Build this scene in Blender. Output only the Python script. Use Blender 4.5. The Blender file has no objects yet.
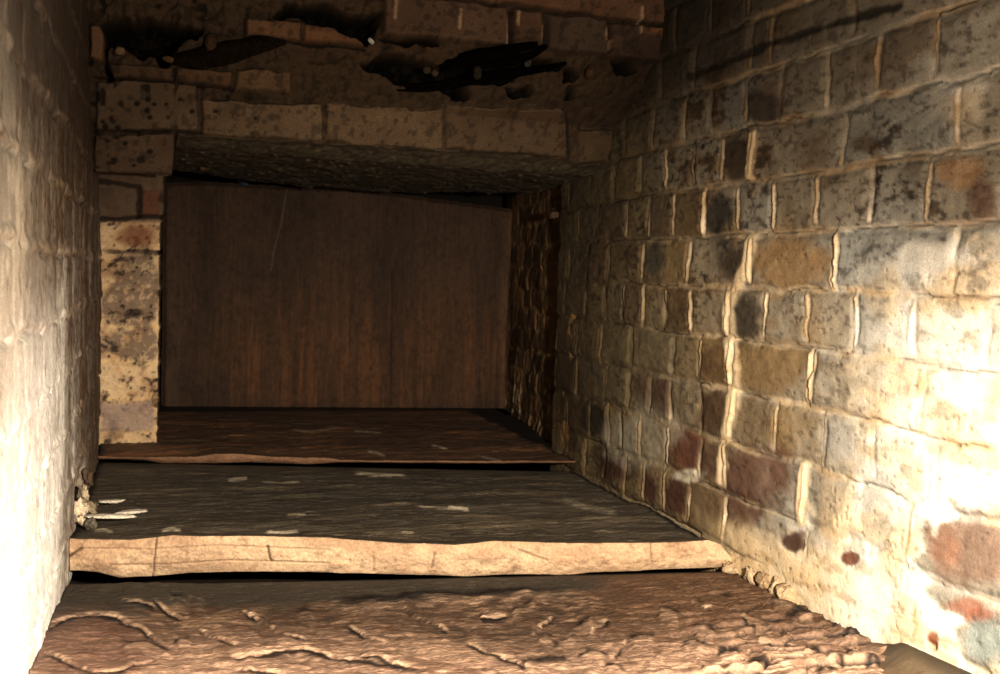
import bpy, math, random
import numpy as np

# ------------------------------------------------------------------ camera model (also used to measure where things stand)
YAW, PITCH, ROLL, FPX = .3134, .0557, .0344, 1043.
XL, XR = -.1151, .7823                       # the two side walls
Z1, Z2, Z3 = -.406, -.366, -.352             # tops of the three floor slabs

def basis():
    f = np.array([math.sin(YAW)*math.cos(PITCH), math.cos(YAW)*math.cos(PITCH), -math.sin(PITCH)])
    r = np.array([math.cos(YAW), -math.sin(YAW), 0.]); u = np.cross(r, f)
    return math.cos(ROLL)*r+math.sin(ROLL)*u, -math.sin(ROLL)*r+math.cos(ROLL)*u, f
RI, UP, FW = basis()
def ray(x, y): return RI*(x-500)/FPX + UP*(337-y)/FPX + FW
def on_x(x, y, X): d = ray(x, y); return d*X/d[0]
def on_y(x, y, Y): d = ray(x, y); return d*Y/d[1]
def on_z(x, y, Z): d = ray(x, y); return d*Z/d[2]
def on_line(x, y, a, b):                     # vertical plane through plan points a, b
    d = ray(x, y); n = np.array([-(b[1]-a[1]), b[0]-a[0], 0.])
    return d*(n[0]*a[0]+n[1]*a[1])/(d@n)
def proj(P):
    x, y, z = P @ RI, P @ UP, P @ FW
    z = np.maximum(z, .05)
    return 500+FPX*x/z, 337-FPX*y/z

C = bpy.context.scene.collection
rng = np.random.default_rng(7)

# ------------------------------------------------------------------ numpy noise
def _h(i, j, s):
    n = (i.astype(np.int64)*374761393 + j.astype(np.int64)*668265263 + s*974634677) & 0x7fffffff
    n = ((n ^ (n >> 13))*1274126177) & 0x7fffffff
    n = ((n ^ (n >> 15))*1911520717) & 0x7fffffff
    return ((n ^ (n >> 16)) & 0xffffff)/float(0xffffff)
def vn(x, y, s=0):
    i, j = np.floor(x), np.floor(y); fx, fy = x-i, y-j
    fx, fy = fx*fx*fx*(fx*(fx*6-15)+10), fy*fy*fy*(fy*(fy*6-15)+10)
    a, b, c, d = _h(i, j, s), _h(i+1, j, s), _h(i, j+1, s), _h(i+1, j+1, s)
    return (a+(b-a)*fx)*(1-fy)+(c+(d-c)*fx)*fy
def fbm(x, y, o=4, s=0, g=.5):
    t, a, n = 0, 1., 0.
    for k in range(o):
        t = t+a*vn(x*2**k+17.3*k, y*2**k+5.1*k, s+k*31); n += a; a *= g
    return t/n
def ridged(x, y, o=4, s=0):
    t, a, n = 0, 1., 0.
    for k in range(o):
        t = t+a*(1-np.abs(2*vn(x*2**k+9.7*k, y*2**k+3.3*k, s+k*31)-1)); n += a; a *= .5
    return t/n
def worley(x, y, s=0, jit=.9):
    i0, j0 = np.floor(x), np.floor(y)
    f1 = np.full(x.shape, 9.); f2 = np.full(x.shape, 9.)
    dx = np.zeros(x.shape); dy = np.zeros(x.shape); idn = np.zeros(x.shape)
    for a in (-1, 0, 1):
        for b in (-1, 0, 1):
            i, j = i0+a, j0+b
            px = i+.5+jit*(_h(i, j, s)-.5); py = j+.5+jit*(_h(i, j, s+77)-.5)
            d = np.hypot(x-px, y-py); m = d < f1
            f2 = np.where(m, f1, np.minimum(f2, d))
            dx = np.where(m, x-px, dx); dy = np.where(m, y-py, dy)
            idn = np.where(m, _h(i, j, s+151), idn); f1 = np.where(m, d, f1)
    return f1, f2, dx, dy, idn
def ss(a, b, x):
    t = np.clip((x-a)/(b-a), 0, 1); return t*t*(3-2*t)
def mix(a, b, t):
    t = np.asarray(t)[..., None]
    return np.asarray(a)*(1-t)+np.asarray(b)*t
def blob(px, py, cx, cy, rx, ry, wob=0, ang=0., soft=.35):
    c, s = math.cos(ang), math.sin(ang)
    X, Y = px-cx, py-cy
    d = np.hypot((X*c+Y*s)/rx, (-X*s+Y*c)/ry)+wob
    return 1-ss(1-soft, 1+soft, d)
def polyline_dist(x, y, pts):
    """distance, signed side (positive = above/left of travel) and along fraction"""
    best = np.full(x.shape, 1e9); side = np.zeros(x.shape); al = np.zeros(x.shape)
    L = len(pts)-1
    for k in range(L):
        (ax, ay), (bx, by) = pts[k], pts[k+1]
        ex, ey = bx-ax, by-ay; l2 = ex*ex+ey*ey
        t = np.clip(((x-ax)*ex+(y-ay)*ey)/l2, 0, 1)
        d = np.hypot(x-ax-t*ex, y-ay-t*ey); m = d < best
        best = np.where(m, d, best)
        side = np.where(m, np.sign(ex*(y-ay)-ey*(x-ax)), side); al = np.where(m, (k+t)/L, al)
    return best, side, al
def in_poly(px, py, pts):
    ins = np.zeros(px.shape, bool); n = len(pts)
    for k in range(n):
        (ax, ay), (bx, by) = pts[k], pts[(k+1) % n]
        if ay == by: continue
        c = ((ay > py) != (by > py)) & (px < (bx-ax)*(py-ay)/(by-ay)+ax)
        ins ^= c
    return ins
def poly_soft(px, py, pts, soft):
    """about 1 inside the polygon, 0 outside, blended over soft"""
    d, _, _ = polyline_dist(px, py, list(pts)+[pts[0]])
    return ss(-soft, soft, np.where(in_poly(px, py, pts), d, -d))

def srgb(r, g, b):
    return np.array([(v/255/12.92 if v/255 <= .04045 else ((v/255+.055)/1.055)**2.4) for v in (r, g, b)])

# ------------------------------------------------------------------ materials
def material(name, rough=.85, spec=.25, bump=.35, bscale=260, speck=.35, sscale=420, aniso=(1, 1, 1)):
    m = bpy.data.materials.new(name); m.use_nodes = True
    nt = m.node_tree; n = nt.nodes; l = nt.links
    b = n['Principled BSDF']
    b.inputs['Roughness'].default_value = rough
    b.inputs['Specular IOR Level'].default_value = spec
    at = n.new('ShaderNodeAttribute'); at.attribute_name = 'Tint'
    tc = n.new('ShaderNodeTexCoord'); mp = n.new('ShaderNodeMapping'); mp.inputs['Scale'].default_value = aniso
    l.new(tc.outputs['Object'], mp.inputs['Vector'])
    n1 = n.new('ShaderNodeTexNoise'); n1.inputs['Scale'].default_value = sscale; n1.inputs['Detail'].default_value = 5; n1.inputs['Roughness'].default_value = .65
    l.new(mp.outputs[0], n1.inputs['Vector'])
    r1 = n.new('ShaderNodeMapRange'); r1.inputs['From Min'].default_value = .3; r1.inputs['From Max'].default_value = .7
    r1.inputs['To Min'].default_value = 1-speck; r1.inputs['To Max'].default_value = 1+speck*.6
    l.new(n1.outputs['Fac'], r1.inputs['Value'])
    vm = n.new('ShaderNodeVectorMath'); vm.operation = 'SCALE'
    l.new(at.outputs['Color'], vm.inputs[0]); l.new(r1.outputs[0], vm.inputs['Scale'])
    l.new(vm.outputs[0], b.inputs['Base Color'])
    n2 = n.new('ShaderNodeTexNoise'); n2.inputs['Scale'].default_value = bscale; n2.inputs['Detail'].default_value = 6; n2.inputs['Roughness'].default_value = .62
    l.new(mp.outputs[0], n2.inputs['Vector'])
    bp = n.new('ShaderNodeBump'); bp.inputs['Strength'].default_value = bump; bp.inputs['Distance'].default_value = .004
    l.new(n2.outputs['Fac'], bp.inputs['Height']); l.new(bp.outputs[0], b.inputs['Normal'])
    return m
M_BRICK = material('limed_brick', .88, .2, .22, 300, .24, 420)
M_DARKBRICK = material('sooty_brick', .9, .15, .35, 260, .3, 340)
M_STONE = material('cleft_flagstone', .62, .4, .6, 190, .38, 240, (1, 2.2, 1))
M_EDGE = material('dressed_stone_edge', .85, .2, .5, 260, .3, 300)
M_SLAB = material('tooled_slate', .8, .2, .3, 300, .18, 300, (1, 1, .2))
M_RUBBLE = material('mortar_rubble', .9, .2, .7, 300, .4, 300)
M_CHAR = material('charred_wood', 1., .03, .8, 160, .5, 200)
M_SILT = material('damp_silt', .55, .4, .25, 120, .2, 200)

# ------------------------------------------------------------------ mesh helpers
def link(name, me, mat, parent=None):
    o = bpy.data.objects.new(name, me); C.objects.link(o); me.materials.append(mat)
    if parent is not None: o.parent = parent
    return o
def mesh_raw(name, V, F4, col, smooth=True):
    """V (n,3), F4 (m,4), col (n,3)"""
    V = np.asarray(V, np.float32); F4 = np.asarray(F4, np.int32)
    me = bpy.data.meshes.new(name)
    me.vertices.add(len(V)); me.vertices.foreach_set('co', V.ravel())
    me.loops.add(F4.size); me.loops.foreach_set('vertex_index', F4.ravel())
    me.polygons.add(len(F4)); me.polygons.foreach_set('loop_start', np.arange(0, F4.size, 4, dtype=np.int32))
    me.polygons.foreach_set('loop_total', np.full(len(F4), 4, np.int32))
    me.polygons.foreach_set('use_smooth', np.full(len(F4), smooth))
    a = me.attributes.new('Tint', 'FLOAT_COLOR', 'POINT')
    c4 = np.ones((len(V), 4), np.float32); c4[:, :3] = np.clip(col, .002, .95); a.data.foreach_set('color', c4.ravel())
    me.update(); me.validate(); return me
def grid_faces(n, m):
    i = np.arange(n*m).reshape(n, m)
    return np.stack([i[:-1, :-1], i[:-1, 1:], i[1:, 1:], i[1:, :-1]], -1).reshape(-1, 4)
def sheet(name, P, col, mat, parent=None, flip=False):
    n, m, _ = P.shape; F = grid_faces(n, m)
    if flip: F = F[:, ::-1]
    return link(name, mesh_raw(name, P.reshape(-1, 3), F, col.reshape(-1, 3)), mat, parent)
def tag(o, label=None, cat=None, group=None, kind=None):
    if label: o['label'] = label
    if cat: o['category'] = cat
    if group: o['group'] = group
    if kind: o['kind'] = kind
    return o
def empty(name, loc):
    o = bpy.data.objects.new(name, None); o.empty_display_size = .05; o.location = loc; C.objects.link(o); return o

# palette (linear)
GREY, BLUE = srgb(150, 146, 134), srgb(146, 150, 146)
KHAKI, TAN = srgb(142, 122, 88), srgb(178, 150, 108)
BROWN, DARK = srgb(92, 74, 54), srgb(56, 48, 40)
RED, CREAM, LIME = srgb(112, 64, 46), srgb(228, 210, 178), srgb(238, 234, 222)
RUST, SOOT_SHADE = srgb(150, 92, 58), srgb(24, 21, 18)

# ------------------------------------------------------------------ right wall
def brick_field(s, z, bounds, joints, wob_seed, jw=.0045, bw=.004, wobble=.006):
    """s along wall, z up. bounds: descending bed heights. joints[k]: s of perpends in course k.
    returns course, brick id, distance to bed, distance to perpend"""
    zz = z+wobble*(fbm(s*9, z*5, 3, wob_seed)-.5)*2+.004*(vn(s*45, z*45, wob_seed+9)-.5)
    sw = s+.010*(fbm(s*10+50, z*13, 3, wob_seed+3)-.5)+.005*(vn(s*60, z*60, wob_seed+8)-.5)
    b = np.array(bounds)
    k = np.zeros(z.shape, int)
    for q in b: k += (zz < q)
    db = np.full(z.shape, 1.)
    for q in b: db = np.minimum(db, np.abs(zz-q))
    dj = np.full(z.shape, 1.); bid = np.zeros(z.shape, int)
    for c in range(len(b)+1):
        m = k == c
        if not m.any(): continue
        for q in joints[c % len(joints)] if c >= len(joints) else joints[c]:
            dj = np.where(m, np.minimum(dj, np.abs(sw-q)), dj); bid = np.where(m, bid+(sw < q), bid)
    return k, bid, db, dj, zz, sw

def right_wall():
    zb = [.2994-.075*k for k in range(-3, 10)]
    # perpends read off the photograph, one list per course, as (x, y) on the wall plane
    rows = {3: (15, [(853, 15), (772, 30), (752, 35), (694, 60)]),
            4: (0, [(938, 50), (878, 72), (827, 82), (783, 93), (745, 106), (711, 112), (685, 118)]),
            5: (0, [(960, 118), (844, 137), (755, 156), (723, 160), (694, 166), (666, 175), (640, 182)]),
            6: (0, [(929, 190), (872, 196), (818, 205), (774, 210), (738, 212), (704, 214), (675, 216), (650, 218), (628, 222), (600, 225)]),
            7: (0, [(955, 262), (836, 264), (749, 262), (689, 263), (643, 262), (610, 263), (590, 263)]),
            8: (0, [(988, 332), (914, 326), (857, 324), (807, 322), (764, 318), (728, 315), (692, 312), (667, 310), (644, 308), (624, 305), (605, 305), (587, 305)]),
            9: (0, [(923, 400), (813, 385), (731, 362), (701, 358), (673, 355), (630, 350), (600, 345)]),
            10: (0, [(935, 480), (874, 450), (825, 440), (776, 425), (733, 410), (702, 406), (670, 400), (650, 394), (629, 390), (606, 385), (577, 378)]),
            11: (0, [(912, 535), (806, 490), (726, 468), (701, 455), (667, 448), (640, 440), (622, 432), (608, 425), (590, 420)]),
            12: (0, [(921, 610), (806, 560), (726, 515), (691, 500), (664, 492), (644, 486), (625, 475), (605, 465), (585, 455)])}
    joints = []
    for c in range(14):
        if c in rows:
            ys = [on_x(x, y, XR)[1] for x, y in rows[c][1]]
            q = min(ys)
            while q > .25: q -= .112 if rng.random() < .5 else .225; ys.append(q)
            q = max(ys)
            while q < 2.1: q += .112; ys.append(q)
        else:
            ys = list(np.arange(.2+.06*(c % 2), 2.2, .225 if c % 2 else .1125))
        joints.append(sorted(ys, reverse=True))
    y = np.concatenate([np.linspace(.3, .78, 90), np.linspace(.782, 2.03, 520)])
    z = np.linspace(.56, -.43, 400)
    S, Z = np.meshgrid(y, z)
    k, bid, db, dj, zz, sw = brick_field(S, Z, zb, joints, 11)
    base = np.stack([np.full(S.shape, XR), S, Z], -1)
    px, py = proj(base)
    r1 = _h(k, bid, 5); r2 = _h(k, bid, 6); r3 = _h(k, bid, 7)
    n1 = fbm(S*15, Z*22, 4, 1); n2 = fbm(S*34, Z*66, 4, 2); n3 = fbm(S*7, Z*7, 3, 3); n4 = fbm(S*62, Z*125, 3, 4)
    streak = fbm(S*40, Z*6, 3, 41)
    # brick faces slightly proud of the joints, each set a little differently
    edge = np.minimum(db, dj*1.0)
    jwid = .0038+.003*vn(S*18, Z*18, 19)
    h = .0026*ss(jwid*.6, jwid*1.9+.002, edge)+(r1-.5)*.0035+(n1-.5)*.005+(n2-.5)*.0025+(n4-.5)*.0014
    vert = (1-ss(.002, .0062, dj))*ss(.004, .010, db)
    h += vert*.0026*ss(.35, .6, n3+.3*(n1-.5))                        # lime squeezed out of the perpends
    bed = 1-ss(.002, .0065, db)
    crack = (1-ss(.0004, .0022, np.abs(zz-np.array(zb)[np.clip(np.argmin(np.abs(zz[..., None]-np.array(zb)), -1), 0, 20)]-.003*(n1-.4))))*ss(.42, .6, fbm(S*11, Z*11, 3, 23))
    crack = crack*(1-.85*ss(500, 540, py)*ss(735, 790, px)); h -= crack*.006
    # ---- colour
    warm = ss(880, 700, px+60*(n3-.5)+40*(r1-.5))
    f = np.clip(.15+.75*(r2-.35)+.5*(n3-.5), 0, 1)
    col = mix(GREY, BLUE, f)
    col = mix(col, KHAKI, np.clip(warm*(.55+.5*r3)*ss(60, 260, py)+.25*ss(.55, .9, r3), 0, 1))
    col = mix(col, TAN, ss(.55, .8, n1)*.5*warm)
    olive = ss(720, 620, px)
    col = mix(col, srgb(104, 92, 66), olive*.75)
    col = mix(col, BROWN, ss(.72, .95, r1)*.6*ss(850, 700, px))
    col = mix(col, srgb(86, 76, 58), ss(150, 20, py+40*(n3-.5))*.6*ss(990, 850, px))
    # dirt: clustered dark spotting on the upper bricks
    n5 = fbm(S*95, Z*190, 4, 44); n6 = fbm(S*120, Z*230, 2, 45); spots = ss(.52, .70, .6*n4+.4*n5+.5*(n1-.5))*ss(.42, .66, fbm(S*12, Z*12, 3, 8))
    col = mix(col, DARK, spots*.85*ss(520, 200, py))
    col = mix(col, DARK, ss(.60, .72, n5+.35*(n2-.5))*.5)
    pores = ss(.78, .86, n6+.25*(n1-.5)); 
    col = mix(col, BROWN, ss(.58, .75, n1)*ss(600, 100, py)*.5)
    w = (n1-.5)*.9+(n2-.5)*.7
    def B(cx, cy, rx, ry, c, a, ang=0.): nonlocal col; col = mix(col, c, blob(px, py, cx, cy, rx, ry, w, ang)*a)
    facem = ss(.002, .006, edge)
    # particular bricks
    for cx, cy, rx, ry, c, a in [(738, 262, 17, 24, DARK, .85), (766, 108, 20, 17, srgb(62, 48, 38), .8), (739, 157, 16, 22, srgb(60, 48, 38), .85),
        (720, 214, 16, 20, srgb(48, 46, 42), .85), (744, 318, 19, 23, DARK, .85), (794, 262, 40, 28, srgb(150, 122, 82), .8), (715, 365, 15, 22, srgb(96, 76, 52), .85),
        (716, 412, 15, 24, srgb(84, 64, 44), .9), (770, 366, 40, 26, srgb(132, 108, 70), .75), (765, 425, 33, 24, srgb(126, 104, 70), .6),
        (688, 452, 20, 20, srgb(106, 68, 54), .9), (708, 460, 16, 18, srgb(98, 74, 60), .8), (756, 476, 36, 28, srgb(112, 86, 70), .9), (742, 508, 18, 18, srgb(104, 78, 62), .9),
        (796, 541, 11, 9, srgb(92, 66, 54), .95), (853, 558, 9, 7, srgb(120, 76, 56), .9), (870, 145, 16, 10, srgb(96, 76, 60), .7), (844, 450, 22, 24, srgb(150, 148, 140), .55),
        (985, 200, 14, 26, srgb(110, 86, 72), .75), (960, 170, 26, 16, srgb(164, 130, 92), .6), (990, 470, 12, 16, RUST, .55), (985, 550, 42, 34, srgb(132, 108, 92), .8), (945, 540, 14, 22, srgb(140, 104, 82), .6),
        (968, 606, 20, 8, srgb(150, 106, 86), .85), (980, 615, 18, 7, srgb(140, 92, 72), .8), (935, 640, 7, 10, srgb(150, 92, 62), .9), (990, 640, 22, 22, srgb(140, 152, 148), .7),
        (620, 470, 22, 12, srgb(78, 52, 40), .9), (650, 487, 9, 16, srgb(82, 52, 42), .9), (676, 498, 11, 18, srgb(82, 54, 44), .95), (705, 505, 16, 14, srgb(132, 112, 84), .7),
        (594, 418, 15, 17, srgb(40, 36, 30), .9), (604, 455, 10, 10, srgb(64, 44, 34), .8), (655, 262, 10, 20, srgb(60, 62, 60), .7), (645, 440, 30, 32, srgb(176, 168, 148), .55), (616, 432, 12, 22, srgb(166, 156, 136), .45), (690, 475, 14, 6, srgb(214, 206, 186), .8),
        (640, 345, 40, 22, srgb(116, 104, 78), .6), (565, 395, 14, 60, srgb(78, 58, 38), .7), (722, 238, 8, 10, SOOT_SHADE, .5), (650, 390, 14, 16, srgb(92, 72, 56), .6), (664, 395, 9, 20, srgb(80, 58, 50), .7)]:
        B(cx, cy, rx, ry, c, a*.95)
    # pale lime: thick over the lowest two courses, thin film towards the camera
    lime = np.clip(ss(500, 575, py+70*(n1-.5))*ss(735, 800, px)+ss(.5, .66, fbm(S*10, Z*10, 4, 15))*ss(800, 960, px+.35*(py-300))*.75, 0, 1)
    keep = ss(.15, .7, blob(px, py, 796, 541, 11, 9, w)+blob(px, py, 853, 558, 9, 7, w)+blob(px, py, 968, 606, 22, 10, w)+blob(px, py, 985, 560, 60, 50, w)+blob(px, py, 935, 640, 7, 10, w)+blob(px, py, 992, 640, 36, 36, w))
    lime = lime*(1-keep)*(1-.6*ss(.58, .7, n2))
    film = np.clip(ss(250, 420, py+60*(n3-.5))*ss(790, 930, px+80*(n1-.5)), 0, 1)*(1-keep)*(1-.5*ss(.5, .62, n1)*ss(.4,.6,n2))
    lime = np.maximum(lime, film*.8)
    col = mix(col, mix(LIME, CREAM, ss(.4, .65, n1)), lime*.9)
    h = h*(1-.8*lime)+.005*lime*(.5+.4*n1)
    crust = ss(495, 540, py+60*(n1-.5)-.25*(px-740))*ss(690, 735, px)*ss(900, 800, px)
    crust = crust*(1-keep)
    col = mix(col, mix(CREAM, srgb(206, 178, 128), n2), crust*.75); h = h*(1-.5*crust)+crust*(.003+.003*(n1-.35))
    col = mix(col, srgb(60, 52, 46), pores*.45); h -= pores*.0012
    # mortar
    cm = mix(mix(CREAM, LIME, ss(760, 880, px)), srgb(192, 170, 136), ss(.35, .7, n1))
    dirty = mix(srgb(104, 88, 64), cm, ss(620, 780, px+60*(n1-.5)+.1*py))
    col = mix(col, dirty, bed*(.25+.6*ss(.38, .6, n1))*.85)
    col = mix(col, mix(cm, srgb(136, 116, 86), np.maximum(ss(720, 600, px), .8*ss(170, 40, py)*ss(960, 820, px))), vert*(.35+.6*ss(.3, .55, n3+.4*(n1-.5))))
    col = mix(col, SOOT_SHADE, crack*.6)
    # wide pointing line running down past the reddish bricks
    for pts, wd in [([(752, 238), (748, 262), (735, 290), (729, 312), (731, 345), (735, 385), (732, 412), (726, 440), (722, 480)], 5.5), ([(838, 237), (834, 288)], 4), ([(756, 135), (751, 178)], 4.5), ([(812, 355), (810, 400)], 3.5), ([(806, 465), (803, 520)], 5)]:
        d, _, _ = polyline_dist(px, py, pts); t = 1-ss(wd*.5, wd*1.4, d+4*(n2-.5)+3*(n1-.5))
        col = mix(col, mix(CREAM, srgb(206, 182, 142), n1), t*.8); h += t*.0022
    d, _, _ = polyline_dist(px, py, [(690, 76), (721, 66), (769, 44), (814, 31), (851, 19), (900, 6)]); t = (1-ss(1.5, 6, d+7*(n2-.5)+4*(n1-.5))); col = mix(col, SOOT_SHADE, t*.8); h -= t*.002
    # upper part near the back corner is darker
    top_dark = ss(150, 30, py+.25*(px-640)+50*(n3-.5))*ss(840, 700, px)
    col = mix(col, srgb(50, 42, 32), top_dark*.75)
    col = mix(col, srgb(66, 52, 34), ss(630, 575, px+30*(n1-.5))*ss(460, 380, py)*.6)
    col = col*(.86+.28*streak[..., None])
    # ragged foot
    P = base.copy(); P[..., 0] -= h
    return sheet('wall_right', P, col, M_BRICK, flip=True)
tag(right_wall(), kind='structure')

# ------------------------------------------------------------------ left wall
def left_wall():
    zb = [.1667+.075*k for k in range(4, -8, -1)]
    def ys(l): return [on_x(x, y, XL)[1] for x, y in l]
    rows = {3: ys([(60, 20), (76, 40)]), 4: ys([(24, 20), (40, 40), (58, 60), (70, 80), (80, 100)]), 5: ys([(18, 110), (42, 130), (56, 150), (70, 170), (82, 190)]),
            6: ys([(16, 190), (31, 205), (43, 215), (57, 225), (70, 235), (84, 240)]), 7: ys([(12, 290), (42, 290), (62, 290), (79, 290), (89, 285)]),
            8: ys([(24, 380), (42, 370), (60, 365), (74, 360), (86, 350)]), 9: ys([(20, 450), (50, 450), (66, 430), (80, 420)]), 10: ys([(14, 560), (40, 540), (58, 510), (72, 480)])}
    joints = []
    for c in range(14):
        q = rows.get(c, [])
        a = min(q) if q else .9
        q = list(q)
        while a > .3: a -= .112; q.append(a)
        b = max(q)
        while b < 2.3: b += .112; q.append(b)
        joints.append(sorted(q, reverse=True))
    y = np.concatenate([np.linspace(.25, .84, 70), np.linspace(.843, 2.16, 500)]); z = np.linspace(.56, -.43, 330)
    S, Z = np.meshgrid(y, z)
    k, bid, db, dj, zz, sw = brick_field(S, Z, zb, joints, 31)
    base = np.stack([np.full(S.shape, XL), S, Z], -1)
    px, py = proj(base)
    r1 = _h(k, bid, 15); r2 = _h(k, bid, 16)
    n1 = fbm(S*22, Z*22, 4, 51); n2 = fbm(S*60, Z*60, 4, 52); n3 = fbm(S*7, Z*7, 3, 53)
    edge = np.minimum(db, dj)
    h = .0012*ss(.002, .008, edge)+(r1-.5)*.0022+(n1-.5)*.0035+(n2-.5)*.0022
    bed = (1-ss(.003, .009, db)); vert = (1-ss(.002, .006, dj))*ss(.004, .010, db)
    h += bed*.0034*ss(.35, .6, n1)+vert*.0016*ss(.35, .6, n3)
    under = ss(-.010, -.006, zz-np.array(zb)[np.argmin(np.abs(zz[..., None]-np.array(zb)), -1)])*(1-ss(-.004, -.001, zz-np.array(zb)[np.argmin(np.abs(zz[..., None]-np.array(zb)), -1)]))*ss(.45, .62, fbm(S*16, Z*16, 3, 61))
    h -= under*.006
    col = mix(srgb(132, 126, 118), srgb(150, 130, 108), np.clip(r2*.8+.6*(n3-.5), 0, 1))
    col = mix(col, srgb(120, 92, 66), ss(.48, .7, n1)*.7)
    col = mix(col, srgb(72, 60, 48), ss(.58, .72, n2)*.8)
    lime = np.clip(ss(60, 420, py+(90-px)*1.2+180*(n3-.5)), 0, 1)*(1-.55*ss(.5, .7, n1))
    col = mix(col, mix(LIME, CREAM, n1), lime*.75)
    col = mix(col, CREAM, bed*.7*ss(.3, .5, n1)); col = mix(col, CREAM, vert*.75*ss(.3, .55, n3+.3*(n2-.5)))
    col = mix(col, SOOT_SHADE, under*.75)
    col = mix(col, srgb(104, 78, 54), ss(40, 90, px+30*(n1-.5))*ss(470, 380, py)*.55)
    col = mix(col, srgb(60, 48, 36), ss(84, 93, px+6*(n1-.5))*.7)
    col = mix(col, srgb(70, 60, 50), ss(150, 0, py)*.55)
    band = fbm(S*26, Z*2.5, 4, 66)
    col = mix(col, LIME, ss(.52, .66, band)*.6*ss(60, 200, py)); col = mix(col, srgb(96, 88, 80), ss(.46, .34, band)*.5*ss(60, 20, px+.12*(250-py)))
    col = mix(col, LIME, ss(45, 8, px+.10*(260-py)+14*(n1-.5))*.7)
    col = mix(col, srgb(246, 240, 228), ss(74, 44, px+16*(n1-.5))*ss(250, 400, py+60*(n3-.5))*.75)  # near lower wall whitened, flash burn-out painted over the lime
    col = mix(col, srgb(150, 144, 138), ss(.56, .66, band)*ss(.45, .6, n1)*.6*ss(80, 60, px))
    band2 = fbm(S*9+3, Z*1.2, 3, 67); col = mix(col, srgb(138, 130, 124), ss(.54, .62, band2+.15*(n2-.5))*.4*ss(84, 66, px)); col = mix(col, srgb(250, 246, 236), ss(.46, .38, band2+.15*(n2-.5))*.6*ss(150, 320, py)*ss(84, 60, px))
    # reddish spalls low down
    col = mix(col, srgb(120, 84, 62), ss(.62, .74, fbm(S*60, Z*50, 3, 71))*.55)
    col = mix(col, srgb(118, 94, 72), ss(44, 90, px+24*(n1-.5)+.03*(250-py))*.75)
    n5 = fbm(S*110, Z*150, 4, 73); col = mix(col, srgb(84, 66, 50), ss(.52, .7, n5+.3*(n1-.5))*.6*ss(15, 60, px+.1*(220-py)))
    col = mix(col, srgb(74, 68, 62), ss(230, 60, py-.9*(60-px)*0+40*(n3-.5))*.6)
    h += (n5-.5)*.0016
    wht = ss(72, 40, px+14*(n1-.5)+10*(n2-.5))*ss(220, 380, py+60*(n3-.5)); col = mix(col, np.array([.93, .91, .86]), wht*.8*(1-.5*ss(.55, .68, n5)))  # blown-out flash light painted white on the near lower wall
    # broken foot of the wall: hole behind the middle slab, with crumbled lime in front of it
    w = (n1-.5)*.6
    # keyed in wall metres (Y, Z) because the wall is seen almost edge on
    hole = blob(S, Z, 1.66, -.335, .085, .03, w)
    h = h-hole*.05; col = mix(col, SOOT_SHADE, hole*.9)  # shade inside the hole is painted on as well as recessed
    P = base.copy(); P[..., 0] += h
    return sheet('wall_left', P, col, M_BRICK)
tag(left_wall(), kind='structure')

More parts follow.
